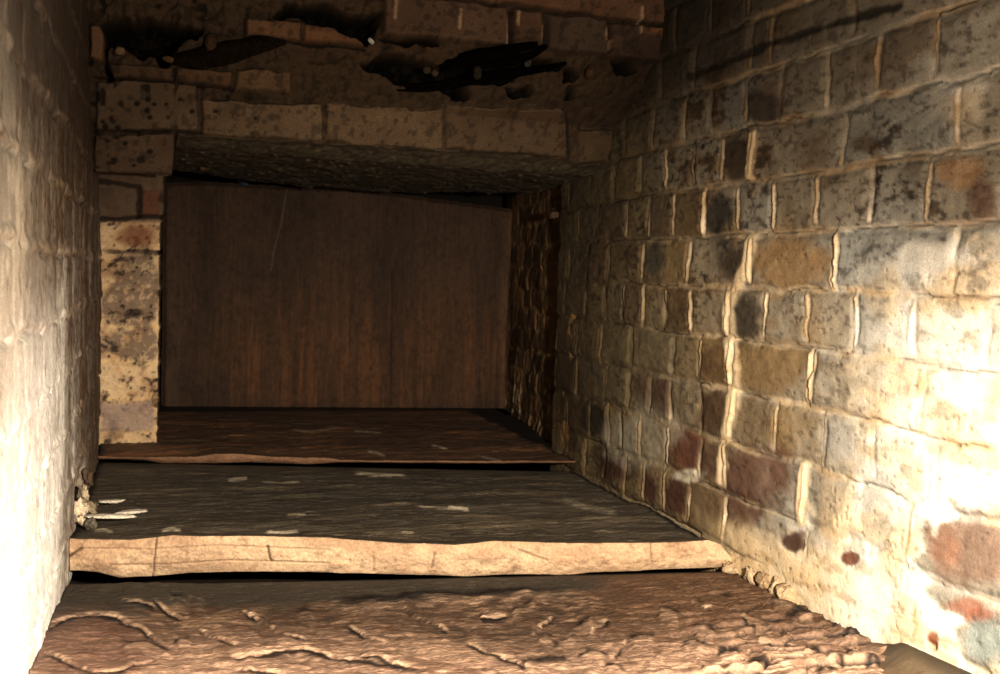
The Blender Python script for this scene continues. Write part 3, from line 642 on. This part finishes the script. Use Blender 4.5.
def layered_slab(name, a, b, top_px, bot_px, yends, zt, tint, edge_tint, label, edge_label, seed, streaks=(), zbot=None, bulge=.004, fade0=0.):
    """slab with a separate dressed front edge; a, b: plan ends of the front line (left, right)"""
    x0, x1 = XL+.002, (XR-.002 if yends[0][1] < 2.3 else .86)
    xs = np.linspace(x0, x1, 560); yback = np.interp(xs, [p[0] for p in yends], [p[1] for p in yends])[None, :]
    yfr = np.interp(xs, [a[0], b[0]], [a[1], b[1]])+(b[1]-a[1])/(b[0]-a[0])*np.maximum(xs-b[0], 0)
    T = np.array([on_line(x, y, a, b) for x, y in top_px]); Bm = np.array([on_line(x, y, a, b) for x, y in bot_px])
    zt_ = np.interp(xs, T[:, 0], T[:, 2])+.0012*(fbm(xs*60, xs*0, 3, seed)-.5); zb_ = np.interp(xs, Bm[:, 0], Bm[:, 2])+.0012*(fbm(xs*50, xs*0+4, 3, seed+1)-.5)
    zb_ = np.minimum(zb_, zt_-.002)
    yfr = yfr+.006*(fbm(xs*16, xs*0, 4, seed+2)-.5)
    root = empty(name, (float(xs.mean()), float(yfr.mean()), float(zb_.min())))
    off = np.array(root.location)
    nv = 330
    t = np.linspace(0, 1, nv)[:, None]**.85
    X = np.broadcast_to(xs, (nv, len(xs))); Y = yback+(yfr[None, :]-yback)*t
    n1 = fbm(X*6, Y*30, 4, seed+3); n2 = fbm(X*26, Y*90, 4, seed+4); n3 = fbm(X*4, Y*6, 3, seed+5); n4 = ridged(X*5+Y*3, Y*42, 4, seed+6)
    dist = Y-yfr[None, :]
    q = np.floor(fbm(X*5, Y*14, 4, seed+9)*14)/14
    h = (q-.5)*.014+(n2-.5)*.0035+(n1-.5)*.004
    rim = ss(0, .05, dist); fade = ss(fade0, fade0+.10, yback-Y); h = h*fade-.001*(1-fade)
    Z = zt+(zt_[None, :]-zt)*(1-ss(0, .09, dist))+h*rim
    P = np.stack([X, Y, Z], -1); px, py = proj(P)
    c0, c1, c2 = tint
    col = mix(c0, c1, n3); col = mix(col, c2, ss(.55, .75, n1)*.6); col = mix(col, c0*.45, ss(.55, .7, n2)*.6)
    col = mix(col, srgb(16, 14, 12), ss(.016, .004, np.minimum(XR-X, X-XL)+.008*(n2-.5))*.9)  # shade of the gaps along the side walls, painted as a crease
    gl = ss(.90, .97, ridged(X*4+7, Y*38, 3, seed+14))*ss(.5, .66, fbm(X*12, Y*30, 3, seed+15)); col = mix(col, c2*1.5, gl*.6); h_g = gl*.0012; P[..., 2] += h_g*fade  # ridge glints painted into the tint
    if fade0 > 0: col = mix(col, srgb(12, 10, 8), ss(.03, .0, (yback-Y)-.125+.02*(n2-.5))*.9)  # painted shadow line at the base of the upright slab
    for pts, wd, am, hh in streaks:
        d, s_, al = polyline_dist(px, py, pts); m = (1-ss(wd*.4, wd*1.5, d+1.5*(n2-.5)))*ss(0, .15, al)*ss(1, .85, al)
        col = mix(col, srgb(200, 186, 160), m*am); P[..., 2] += m*hh  # glints off the small ledges, painted pale
    col = mix(col, edge_tint[0]*.6, (1-ss(.0, .006, dist+.006*(n2-.5)))*.8)
    zlow = zb_
    # keep the underside clear of the slab below
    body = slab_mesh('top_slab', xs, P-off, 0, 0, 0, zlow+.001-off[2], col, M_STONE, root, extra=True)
    # front edge
    ne = 46
    s = np.linspace(0, 1, ne)[:, None]
    Xe = np.broadcast_to(xs, (ne, len(xs)))
    Ze = P[-1, :, 2][None, :]*(1-s)+zb_[None, :]*s
    m1 = fbm(Xe*30, Ze*60, 4, seed+20); m2 = fbm(Xe*90, Ze*110, 3, seed+21); m3 = fbm(Xe*9, Ze*20, 3, seed+22)
    he = bulge*np.sin(np.pi*np.clip(s, 0, 1))**.6+((m1-.5)*.006+(m2-.5)*.0025)*np.sin(np.pi*s)**.5
    Ye = yfr[None, :]-he+.008*s*s
    Pe = np.stack([Xe, Ye, Ze], -1); ex, ey = proj(Pe)
    ce = mix(edge_tint[0], edge_tint[1], ss(.35, .65, m3)); ce = mix(ce, edge_tint[2], ss(.45, .72, m1)*.4); ce = mix(ce, srgb(112, 86, 66), ss(.60, .80, m2)*.35); ce = mix(ce, srgb(92, 70, 54), ss(.90, .97, ridged(Xe*26, Ze*40, 3, seed+25))*.5*ss(.45, .6, m3+.2*(m1-.5)))
    return root, Pe, ce, ex, ey, (m1, m2), off
# middle slab
a2, b2 = (XL, 1.478), (XR, 1.29)
st2 = [([(352, 473), (380, 475), (408, 476)], 1.6, .8, .002), ([(414, 506), (440, 508), (470, 509)], 1.2, .5, .001), ([(446, 507), (458, 508), (470, 510)], 1.6, .9, .002), ([(226, 481), (240, 479), (248, 478)], 1.6, .75, .002), ([(260, 482), (280, 483), (302, 482)], 1.0, .5, .001),
       ([(264, 532), (282, 533), (300, 531)], 1.6, .8, .002), ([(160, 531), (172, 529), (182, 531)], 1.8, .75, .002), ([(92, 531), (104, 530), (114, 533)], 1.6, .65, .002), ([(560, 499), (590, 508), (620, 514)], 3, .3, .001), ([(400, 532), (408, 533), (414, 533)], 1.3, .6, .001), ([(285, 515), (300, 514), (306, 515)], 1.2, .5, .001)]
r2, Pe, ce, ex, ey, (m1, m2), off = layered_slab('stone_slab', a2, b2,
    [(60, 538), (84, 539), (130, 540), (172, 536), (240, 536), (330, 538), (398, 543), (456, 545), (494, 541), (569, 543), (670, 543), (708, 540), (720, 544), (734, 560)],
    [(60, 572), (68, 572), (96, 573), (119, 579), (155, 578), (193, 574), (240, 573), (330, 574), (432, 577), (467, 578), (507, 576), (569, 576), (593, 574), (670, 571), (735, 568)],
    [(XL, 2.107+.012), (.79, 1.89+.012)], Z2-.010, (srgb(106, 95, 78), srgb(86, 79, 68), srgb(132, 118, 96)), (srgb(180, 152, 122), srgb(194, 168, 138), srgb(152, 122, 98)), '', '', 500, st2)
# cracks and laminations on the dressed edge
for pts, wd, am in [([(157, 536), (155, 556), (153, 577)], .7, .85), ([(268, 546), (270, 558), (272, 561)], 1.0, .8), ([(70, 556), (80, 549), (82, 548)], 1.2, .8), ([(110, 565), (170, 564), (230, 560), (330, 563)], .6, .45), ([(84, 548), (150, 549), (220, 545), (330, 550)], .6, .35), ([(435, 553), (432, 568)], .8, .6), ([(650, 520), (651, 545), (652, 562)], .6, .5), ([(374, 552), (374, 572)], .6, .4), ([(520, 550), (535, 556), (548, 560)], .9, .5)]:
    d, _, _ = polyline_dist(ex, ey, pts); m = 1-ss(wd*.5, wd*1.7, d+.8*(m2-.5)); ce = mix(ce, srgb(70, 50, 36), m*am); Pe[..., 1] += m*.002
o = sheet('front_edge', Pe-off, ce, M_EDGE, r2, flip=False); tag(o, 'pale tan dressed front edge')
tag(r2, 'dark grey-brown floor slab with a thick bright tan front edge, middle of the three', 'stone slab', 'floor slabs stepping up to the opening', 'thing')
# far slab
a3, b3 = (XL, 2.107), (.79, 1.89)
st3 = [([(430, 445), (440, 447), (448, 449)], 1.2, .5, .001), ([(366, 451), (378, 453), (386, 457)], 1.5, .35, .001), ([(290, 429), (310, 432), (340, 428)], 1.2, .3, .001), ([(352, 431), (370, 432), (384, 433)], 1.2, .3, .001), ([(480, 457), (492, 459), (504, 462)], 1.3, .4, .001)]
r3, Pe, ce, ex, ey, (m1, m2), off = layered_slab('stone_slab', a3, b3,
    [(90, 456), (120, 457), (197, 457), (215, 454), (241, 454), (274, 457), (329, 458), (340, 460), (450, 461), (527, 461), (576, 461)],
    [(90, 460), (120, 460), (142, 461), (164, 464), (208, 464), (252, 463), (307, 465), (340, 463), (450, 464), (527, 464), (576, 464)],
    [(XL, 2.80), (1., 2.80)], Z3, (srgb(108, 80, 58), srgb(88, 70, 53), srgb(152, 108, 74)), (srgb(132, 102, 78), srgb(146, 114, 88), srgb(108, 82, 62)), '', '', 600, st3, bulge=.002, fade0=.135)
o = sheet('front_edge', Pe-off, ce, M_EDGE, r3, flip=False); tag(o, 'thin lighter brown front edge')
tag(r3, 'dark reddish brown floor slab in front of the upright slab, with a thin wavy edge', 'stone slab', 'floor slabs stepping up to the opening', 'thing')

# ------------------------------------------------------------------ upright slab closing the opening
def upright_slab():
    A, Bp = (.0, 2.765), (.90, 2.685)
    topl = [on_line(x, y, A, Bp) for x, y in [(160, 184), (172, 182), (205, 181), (240, 183), (290, 186), (350, 188), (400, 193), (430, 198), (470, 203), (500, 207), (517, 209)]]
    lft = [on_line(x, y, A, Bp) for x, y in [(163, 182), (162, 300), (161, 404)]]; rgt = [on_line(x, y, A, Bp) for x, y in [(516, 208), (511, 310), (508, 408)]]
    n, m = 300, 420
    z1 = Z3-.0005
    tz = np.linspace(0, 1, n)[:, None]; tx = np.linspace(0, 1, m)[None, :]
    xl = np.interp(-tz, sorted([0, -.5, -1]), [lft[2][0], lft[1][0], lft[0][0]]); xr = np.interp(-tz, [-1, -.5, 0], [rgt[2][0], rgt[1][0], rgt[0][0]])
    xl = xl+.003*(fbm(tz*14, tz*0, 3, 3)-.5); xr = xr+.006*(fbm(tz*14, tz*0+3, 3, 4)-.5)
    X = xl+(xr-xl)*tx
    zt = np.interp(X, [p[0] for p in topl], [p[2] for p in topl])+.004*(fbm(X*50, X*0, 3, 9)-.5)
    Z = zt+(z1-zt)*tz
    Y = A[1]+(Bp[1]-A[1])*(X-A[0])/(Bp[0]-A[0])
    base = np.stack([X, Y, Z], -1); px, py = proj(base)
    f1 = fbm(X*70, Z*3.2, 4, 701); f2 = fbm(X*18, Z*2.2, 4, 702); f3 = fbm(X*60, Z*60, 4, 703); f4 = fbm(X*160, Z*12, 3, 704)
    h = (f1-.5)*.006+(f3-.5)*.0022+(f4-.5)*.002
    edge = np.minimum(np.minimum(tx, 1-tx)*.9, tz*.55)
    h -= .012*(1-ss(0, .012, edge))
    col = mix(srgb(82, 62, 46), srgb(64, 50, 38), ss(.15, .85, .6*f2+.4*fbm(X*9, Z*9, 4, 715)))
    orange = (.25+.75*ss(.38, .72, .7*f1+.3*f4))*ss(250, 370, py)*ss(420, 395, py)*np.clip(blob(px, py, 385, 350, 130, 95)+.6*blob(px, py, 265, 345, 60, 70), 0, 1)
    col = mix(col, srgb(122, 84, 54), orange*.6)
    col = mix(col, srgb(112, 86, 62), (1-ss(.0, .05, 1-tx+0*tz))*.6*ss(.3, .6, f1))
    col = mix(col, srgb(92, 72, 56), (1-ss(0, .10, tx+0*tz))*.7)
    col = mix(col, srgb(40, 31, 24), ss(.45, .8, .5*f3+.5*fbm(X*200, Z*120, 3, 711))*.4)
    col = col*(.62+.8*(.5*fbm(X*220, Z*14, 3, 709)+.5*fbm(X*120, Z*90, 4, 716))[..., None])
    crack, _, _ = polyline_dist(px, py, [(393, 270), (392, 330), (391, 370), (391, 405)]); m_ = 1-ss(.4, 1.6, crack+1.2*(f3-.5)); h -= m_*.002; col = mix(col, srgb(20, 16, 13), m_*.4)
    thread, _, _ = polyline_dist(px, py, [(287, 188), (282, 220), (274, 250), (271, 270)]); m_ = 1-ss(.3, 1.0, thread); col = mix(col, srgb(120, 100, 84), m_*.5)
    P = base.copy(); P[..., 1] -= h
    # close it: back face and rim
    Bk = base.copy(); Bk[..., 1] += .06
    ring = lambda G: G
    V = np.concatenate([P.reshape(-1, 3), Bk[[0, -1]][:, [0, -1]].reshape(-1, 3)])
    Cc = np.concatenate([col.reshape(-1, 3), np.tile(srgb(40, 34, 30), (4, 1))])
    F = grid_faces(n, m)[:, ::-1]
    # rim strips with their own back vertices
    add_v, add_c, add_f = [], [], []
    start = len(V)
    def strip(idx, P3):
        nonlocal start
        k = len(idx)
        add_v.append(P3+np.array([0, .06, 0])); add_c.append(np.tile(srgb(44, 36, 30), (k, 1)))
        ids = np.arange(start, start+k); start += k
        add_f.append(np.stack([idx[:-1], idx[1:], ids[1:], ids[:-1]], -1))
    I = np.arange(n*m).reshape(n, m)
    for idx in (I[0, :], I[-1, ::-1], I[::-1, 0], I[:, -1]): strip(idx, P.reshape(-1, 3)[idx])
    b0 = n*m
    back = np.array([[b0, b0+1, b0+3, b0+2]])
    V = np.concatenate([V]+add_v); Cc = np.concatenate([Cc]+add_c); F = np.concatenate([F]+add_f+[back])
    o = link('upright_slab', mesh_raw('upright_slab', V, F, Cc), M_SLAB)
    return tag(o, 'dark brown upright stone slab with vertical tool marks closing the opening at the far end', 'stone slab', None, 'thing')
upright_slab()

# ------------------------------------------------------------------ loose things
def lump(name, loc, size, tint, seed, mat=M_RUBBLE, rot=(0, 0, 0), parent=None, nu=20, nv=14, rough=.35, flat_base=False):
    u = np.linspace(0, 2*np.pi, nu, endpoint=False); v = np.linspace(.02, np.pi-.02, nv)
    U, V = np.meshgrid(u, v)
    D = np.stack([np.sin(V)*np.cos(U), np.sin(V)*np.sin(U), np.cos(V)], -1)
    q = np.sign(D)*np.abs(D)**.72
    nz = fbm(D[..., 0]*2.2+seed*3.1+D[..., 2]*1.7, D[..., 1]*2.2+seed*1.7-D[..., 2]*1.3, 4, seed)
    R = 1+rough*2*(nz-.5)
    P = q*R[..., None]*np.array(size)*.5
    c, s = math.cos(rot[2]), math.sin(rot[2]); Rz = np.array([[c, -s, 0], [s, c, 0], [0, 0, 1]])
    c, s = math.cos(rot[1]), math.sin(rot[1]); Ry = np.array([[c, 0, s], [0, 1, 0], [-s, 0, c]])
    c, s = math.cos(rot[0]), math.sin(rot[0]); Rx = np.array([[1, 0, 0], [0, c, -s], [0, s, c]])
    P = P @ (Rz @ Ry @ Rx).T
    I = np.arange(nu*nv).reshape(nv, nu); I2 = np.concatenate([I, I[:, :1]], 1)
    F = np.stack([I2[:-1, :-1], I2[1:, :-1], I2[1:, 1:], I2[:-1, 1:]], -1).reshape(-1, 4)
    top = np.array([[0, 0, 0]]); 
    Vv = np.concatenate([P.reshape(-1, 3), P[0].mean(0)[None], P[-1].mean(0)[None]])
    nt, nb = nu*nv, nu*nv+1
    caps = [[nt, I[0, k], I[0, (k+1) % nu], I[0, (k+2) % nu]] for k in range(0, nu, 2)]+[[nb, I[-1, (k+2) % nu], I[-1, (k+1) % nu], I[-1, k]] for k in range(0, nu, 2)]
    col = np.tile(tint, (len(Vv), 1))*(.75+.5*rng.random((len(Vv), 1)))
    o = link(name, mesh_raw(name, Vv, np.concatenate([F, np.array(caps)]), col), mat, parent)
    o.location = loc
    return o

def stick(name, pts, radii, tint, seed, flat=.8):
    """charred stick swept along points"""
    pts = np.array(pts, float); K = 40; nu = 14
    t = np.linspace(0, len(pts)-1, K); i = np.minimum(t.astype(int), len(pts)-2); f = (t-i)[:, None]
    p0 = pts[np.maximum(i-1, 0)]; p1 = pts[i]; p2 = pts[i+1]; p3 = pts[np.minimum(i+2, len(pts)-1)]
    Cn = .5*((2*p1)+(-p0+p2)*f+(2*p0-5*p1+4*p2-p3)*f**2+(-p0+3*p1-3*p2+p3)*f**3)
    r = np.interp(t, range(len(radii)), radii)
    T = np.gradient(Cn, axis=0); T /= np.linalg.norm(T, axis=1)[:, None]
    B = np.cross(T, np.array([0, 1., 0])); B /= np.linalg.norm(B, axis=1)[:, None]; N = np.cross(B, T)
    th = np.linspace(0, 2*np.pi, nu, endpoint=False)
    rr = r[:, None]*(.72+.6*fbm(np.cos(th)[None]*1.5+t[:, None]*1.3, np.sin(th)[None]*1.5+t[:, None]*.4, 4, seed))
    P = Cn[:, None]+rr[..., None]*(np.cos(th)[None, :, None]*B[:, None]+flat*np.sin(th)[None, :, None]*N[:, None])
    o0 = Cn[0].copy(); P = P-o0
    I = np.arange(K*nu).reshape(K, nu); I2 = np.concatenate([I, I[:, :1]], 1)
    F = np.stack([I2[:-1, :-1], I2[:-1, 1:], I2[1:, 1:], I2[1:, :-1]], -1).reshape(-1, 4)
    Vv = np.concatenate([P.reshape(-1, 3), (Cn[0]-o0)[None], (Cn[-1]-o0)[None]]); a, b = K*nu, K*nu+1
    caps = [[a, I[0, (k+2) % nu], I[0, (k+1) % nu], I[0, k]] for k in range(0, nu, 2)]+[[b, I[-1, k], I[-1, (k+1) % nu], I[-1, (k+2) % nu]] for k in range(0, nu, 2)]
    col = np.tile(tint, (len(Vv), 1))*(.6+.8*rng.random((len(Vv), 1)))
    o = link(name, mesh_raw(name, Vv, np.concatenate([F, np.array(caps)]), col), M_CHAR)
    o.location = o0; return o
def fp(x, y, out): p = on_face(x, y); d = p/np.linalg.norm(p); return p-d*out

CH = srgb(14, 11, 8)
tag(stick('charred_stick', [fp(440, 66, -.01), fp(478, 56, .012), fp(512, 50, .02), fp(538, 44, .03)], [.008, .012, .009, .004], CH, 3),
    'charred stick pointing up right, uppermost of the forked pair in the brick gap', 'stick', 'charred sticks in the gap')
tag(stick('charred_stick', [fp(470, 66, -.005), fp(505, 62, .012), fp(530, 55, .02), fp(547, 46, .03)], [.006, .008, .007, .004], CH, 4),
    'thinner charred stick just below the uppermost one, its blunt tip raised', 'stick', 'charred sticks in the gap')
tag(stick('charred_stick', [fp(395, 88, -.01), fp(440, 86, .008), fp(490, 76, .014), fp(540, 69, .01), fp(566, 63, .0)], [.005, .008, .008, .006, .003], CH, 5),
    'long charred stick lying almost level, lowest across the brick gap', 'stick', 'charred sticks in the gap')
tag(stick('charred_timber', [fp(172, 60, .0), fp(200, 58, .012), fp(232, 52, .014), fp(262, 44, .012), fp(285, 41, .0)], [.008, .017, .018, .013, .006], srgb(36, 28, 19), 6, .5),
    'dark flat timber fragment lying below the upper brick at top left', 'timber')

stones = [((120, 51), (.018, .018, .014), srgb(176, 150, 118), 'small pale stone at the lower left of the black hole'),
          ((168, 59), (.018, .016, .010), srgb(150, 118, 78), 'tan stone chip at the left tip of the timber fragment'),
          ((590, 73), (.030, .02, .020), srgb(122, 94, 68), 'brown stone lump near the right end of the brick gap'),
          ((427, 70), (.014, .014, .013), srgb(112, 96, 76), 'left one of two round pebbles beside the charred sticks'),
          ((435, 73), (.013, .014, .013), srgb(116, 98, 76), 'right one of two round pebbles beside the charred sticks'),
          ((371, 41), (.008, .008, .014), srgb(225, 225, 220), 'bright white flake at the left end of the long top brick'),
          ((528, 63), (.018, .014, .008), srgb(118, 108, 92), 'grey chip wedged between the charred sticks'),
          ((478, 73), (.026, .016, .014), srgb(84, 72, 56), 'dull brown stone under the forked sticks'),
          ((211, 42), (.03, .02, .016), srgb(110, 84, 62), 'reddish stone resting over the timber fragment')]
for k, ((x, y), sz, c, lab) in enumerate(stones):
    tag(lump('stone', fp(x, y, .012), tuple(.8*v for v in sz), c*(.95 if k == 5 else .6), 40+k, rot=(0, .2*k, .7*k)), lab, 'stone', 'loose stones in the brick gap')
# chips on top of and above the upright slab
def slab_top(x, y, dy=-.03): p = on_y(x, y, 2.70+dy); return p
for k, (x, y, Y, sz, c, lab) in enumerate([(205, 165, 2.2, (.026, .02, .026), srgb(150, 118, 74), 'tan pebble in the dark gap above the left end of the upright slab'),
        (243, 183, 2.74, (.034, .03, .012), srgb(120, 138, 160), 'bluish chip lying on the top edge of the upright slab'),
        (489, 167, 2.15, (.02, .02, .016), srgb(170, 144, 106), 'pale pebble set in the soffit above the slab, highest of four'),
        (517, 185, 2.3, (.02, .02, .016), srgb(178, 150, 112), 'pale pebble set in the soffit right above the slab corner'),
        (539, 188, 2.25, (.022, .02, .022), srgb(150, 116, 84), 'brownish pebble set in the soffit right of the slab corner'),
        (598, 164, 1.86, (.026, .016, .016), srgb(150, 108, 78), 'reddish stone under the brick at the right end of the lintel'),
        (554, 215, 2.05, (.018, .016, .024), srgb(176, 146, 112), 'pale stone lodged at the head of the right jamb')]):
    tag(lump('stone', on_y(x, y, Y), tuple(.8*v for v in sz), c*(.22 if k == 6 else .5), 60+k, rot=(0, .3*k, .5*k)), lab, 'stone', 'stones around the head of the opening')
# rubble at the broken foot of the left wall
rub = [((87, 506), (.036, .036, .020), srgb(176, 158, 130), 'pale flat stone in the hole at the foot of the left wall'),
       ((77, 497), (.016, .03, .034), srgb(226, 204, 172), 'cream mortar lump at the upper edge of the hole'),
       ((76, 512), (.018, .03, .036), srgb(230, 212, 182), 'cream mortar lump in front of the flat stone'),
       ((82, 521), (.016, .022, .012), srgb(222, 200, 168), 'cream mortar crumb at the front of the hole'),
       ((91, 524), (.024, .02, .008), srgb(130, 120, 104), 'grey chip beside the cream crumbs'),
       ((88, 478), (.018, .035, .022), srgb(112, 92, 74), 'brown broken brick end above the hole')]
for k, ((x, y), sz, c, lab) in enumerate(rub):
    p = on_z(x, y, Z2+sz[2]*.4) if y > 490 else on_x(x, y, XL+.006)
    p[0] = max(p[0], XL+.004)
    tag(lump('mortar_lump' if 'mortar' in lab else 'stone', p, tuple(.78*v for v in sz), c*.8, 80+k, rot=(.3*k, .2, .6*k), rough=.75, nu=28, nv=20), lab, 'rubble', 'rubble at the foot of the left wall')
fl = [((112, 501), .020, .004, .02, 'thin pale flake lying highest of three near the hole'), ((110, 516), .034, .004, -.12, 'longest pale flake lying beside the hole'), ((130, 512), .024, .004, .35, 'pale flake pointing up right beside the long one')]
for k, ((x, y), a, b, rz, lab) in enumerate(fl):
    tag(lump('stone_flake', on_z(x, y, Z2+.006), (a*2.0, b*4, .005), srgb(214, 204, 184), 100+k, rot=(0, 0, rz), rough=.5), lab, 'flake', 'stone flakes on the middle slab')
# row of broken mortar crumbs where the front slab meets the right wall
for k, (x, y) in enumerate([(745, 567), (753, 565), (768, 578), (786, 584), (812, 589), (826, 595)]):
    p = on_z(x, y, Z1+.008); p[0] = min(p[0], XR-.008)
    tag(lump('mortar_crumb', p, (.016+.008*rng.random(), .03, .014), mix(srgb(150, 124, 92), CREAM, rng.random()*.5), 120+k, rot=(.4*k, .3, rng.random()*3), rough=.8, nu=28, nv=20),
        'broken mortar crumb lying where the rough front slab meets the right wall', 'rubble', 'mortar crumbs along the right wall foot')

# damp silt banked against the foot of the right wall
def silt():
    ts = np.linspace(0, 1, 120); ys = np.linspace(1.0, .40, 200)
    T, Y = np.meshgrid(ts, ys); xb = np.interp(Y, [.40, .80, .88, .94, 1.0], [.58, .675, .70, .745, .785])+.012*(fbm(Y*30, Y*0, 3, 905)-.5)
    X = xb+(XR+.01-xb)*T
    gx, G = front_slab.grid
    ci = np.clip(np.searchsorted(gx, X), 0, len(gx)-1); zs = np.zeros(X.shape)
    for a_ in np.unique(ci):
        mm = ci == a_; zs[mm] = np.interp(Y[mm], G[::-1, a_, 1], G[::-1, a_, 2])
    base = np.stack([X, Y, zs*0-.396], -1); px, py = proj(base)
    n1 = fbm(X*14, Y*14, 4, 901); n2 = fbm(X*50, Y*50, 3, 902)
    m = ss(0, .05, X-xb)
    h = -.006+m*(.021+.008*(n1-.5)+.0015*(n2-.5))
    h += .010*blob(X, Y, .70, .80, .018, .022)-.006*blob(X, Y, .683, .80, .008, .05)
    col = mix(srgb(122, 106, 84), srgb(98, 86, 68), n1); col = mix(col, srgb(34, 29, 25), ss(.735, .78, X+.02*(n1-.5))*.8); col = mix(col, srgb(132, 104, 82), (1-ss(0, .03, X-xb))*.7)  # shadow by the wall foot painted into the silt tint
    col = mix(col, srgb(190, 178, 160), blob(X, Y, .699, .80, .007, .020, (n2-.5))*.6)  # wet highlight on the hump, painted pale
    P = base.copy(); P[..., 2] = P[..., 2]+h
    o = sheet('silt', P, col, M_SILT); return tag(o, 'smooth grey-brown silt banked against the foot of the right wall', None, None, 'structure')
silt()

# ------------------------------------------------------------------ ground below and roof above (out of frame, they close the space)
def flat(name, x0, x1, y0, y1, z, tint, seed, amp, flip=False):
    xs = np.linspace(x0, x1, 120); ys = np.linspace(y0, y1, 200); X, Y = np.meshgrid(xs, ys)
    n = fbm(X*12, Y*12, 4, seed)
    P = np.stack([X, Y, z+amp*(n-.5)], -1); col = mix(tint*.6, tint*1.2, n)
    return tag(sheet(name, P, col, M_DARKBRICK, flip=flip), kind='structure')
flat('floor', XL-.05, 1.0, .2, 3.0, -.475, srgb(70, 58, 46), 950, .01)
flat('ceiling', XL-.05, XR+.05, .2, 1.75, .545, srgb(84, 68, 54), 951, .015, True)
# dark sheet added behind the opening, standing for its unlit void
def backing():
    xs = np.linspace(-.2, 1.1, 60); zs = np.linspace(.5, -.47, 60); X, Z = np.meshgrid(xs, zs)
    n = fbm(X*12, Z*12, 4, 960); P = np.stack([X, 2.92+.03*(n-.5), Z], -1)
    return tag(sheet('void_sheet', P, mix(srgb(26, 22, 18), srgb(40, 34, 28), n), M_DARKBRICK, flip=True), kind='structure')
backing()

# ------------------------------------------------------------------ light: hand-held flash beside the camera, and an added weak fill
def spot(name, loc, aim, power, ang, blend, size, color):
    l = bpy.data.lights.new(name, 'SPOT'); l.energy = power; l.spot_size = ang; l.spot_blend = blend; l.shadow_soft_size = size; l.color = color
    o = bpy.data.objects.new(name, l); C.objects.link(o); o.location = loc
    from mathutils import Vector
    o.rotation_euler = (Vector(aim)-Vector(loc)).to_track_quat('-Z', 'Y').to_euler(); return o
spot('flash', (.30, .08, .05), (.42, 1.05, -.50), 150, math.radians(82), .6, .014, (1, .915, .81))
spot('fill_light', (.30, .06, .06), (.42, 1.4, -.10), 34, math.radians(150), .8, .03, (1, .86, .69))  # added broad fill standing for flash light scattered around the chamber
w = bpy.data.worlds.new('World'); bpy.context.scene.world = w; w.use_nodes = True
w.node_tree.nodes['Background'].inputs[0].default_value = (.5, .4, .3, 1); w.node_tree.nodes['Background'].inputs[1].default_value = .02

# ------------------------------------------------------------------ camera
cam = bpy.data.cameras.new('Camera'); co = bpy.data.objects.new('Camera', cam); C.objects.link(co)
from mathutils import Matrix
co.matrix_world = Matrix(((RI[0], UP[0], -FW[0], 0), (RI[1], UP[1], -FW[1], 0), (RI[2], UP[2], -FW[2], 0), (0, 0, 0, 1)))
cam.sensor_width = 36; cam.lens = FPX*36/1000; cam.clip_start = .01
cam.dof.use_dof = True; cam.dof.focus_distance = 1.2; cam.dof.aperture_fstop = 14
sc = bpy.context.scene; sc.camera = co
sc.view_settings.view_transform = 'Standard'; sc.view_settings.look = 'None'; sc.view_settings.exposure = 0; sc.view_settings.gamma = .82
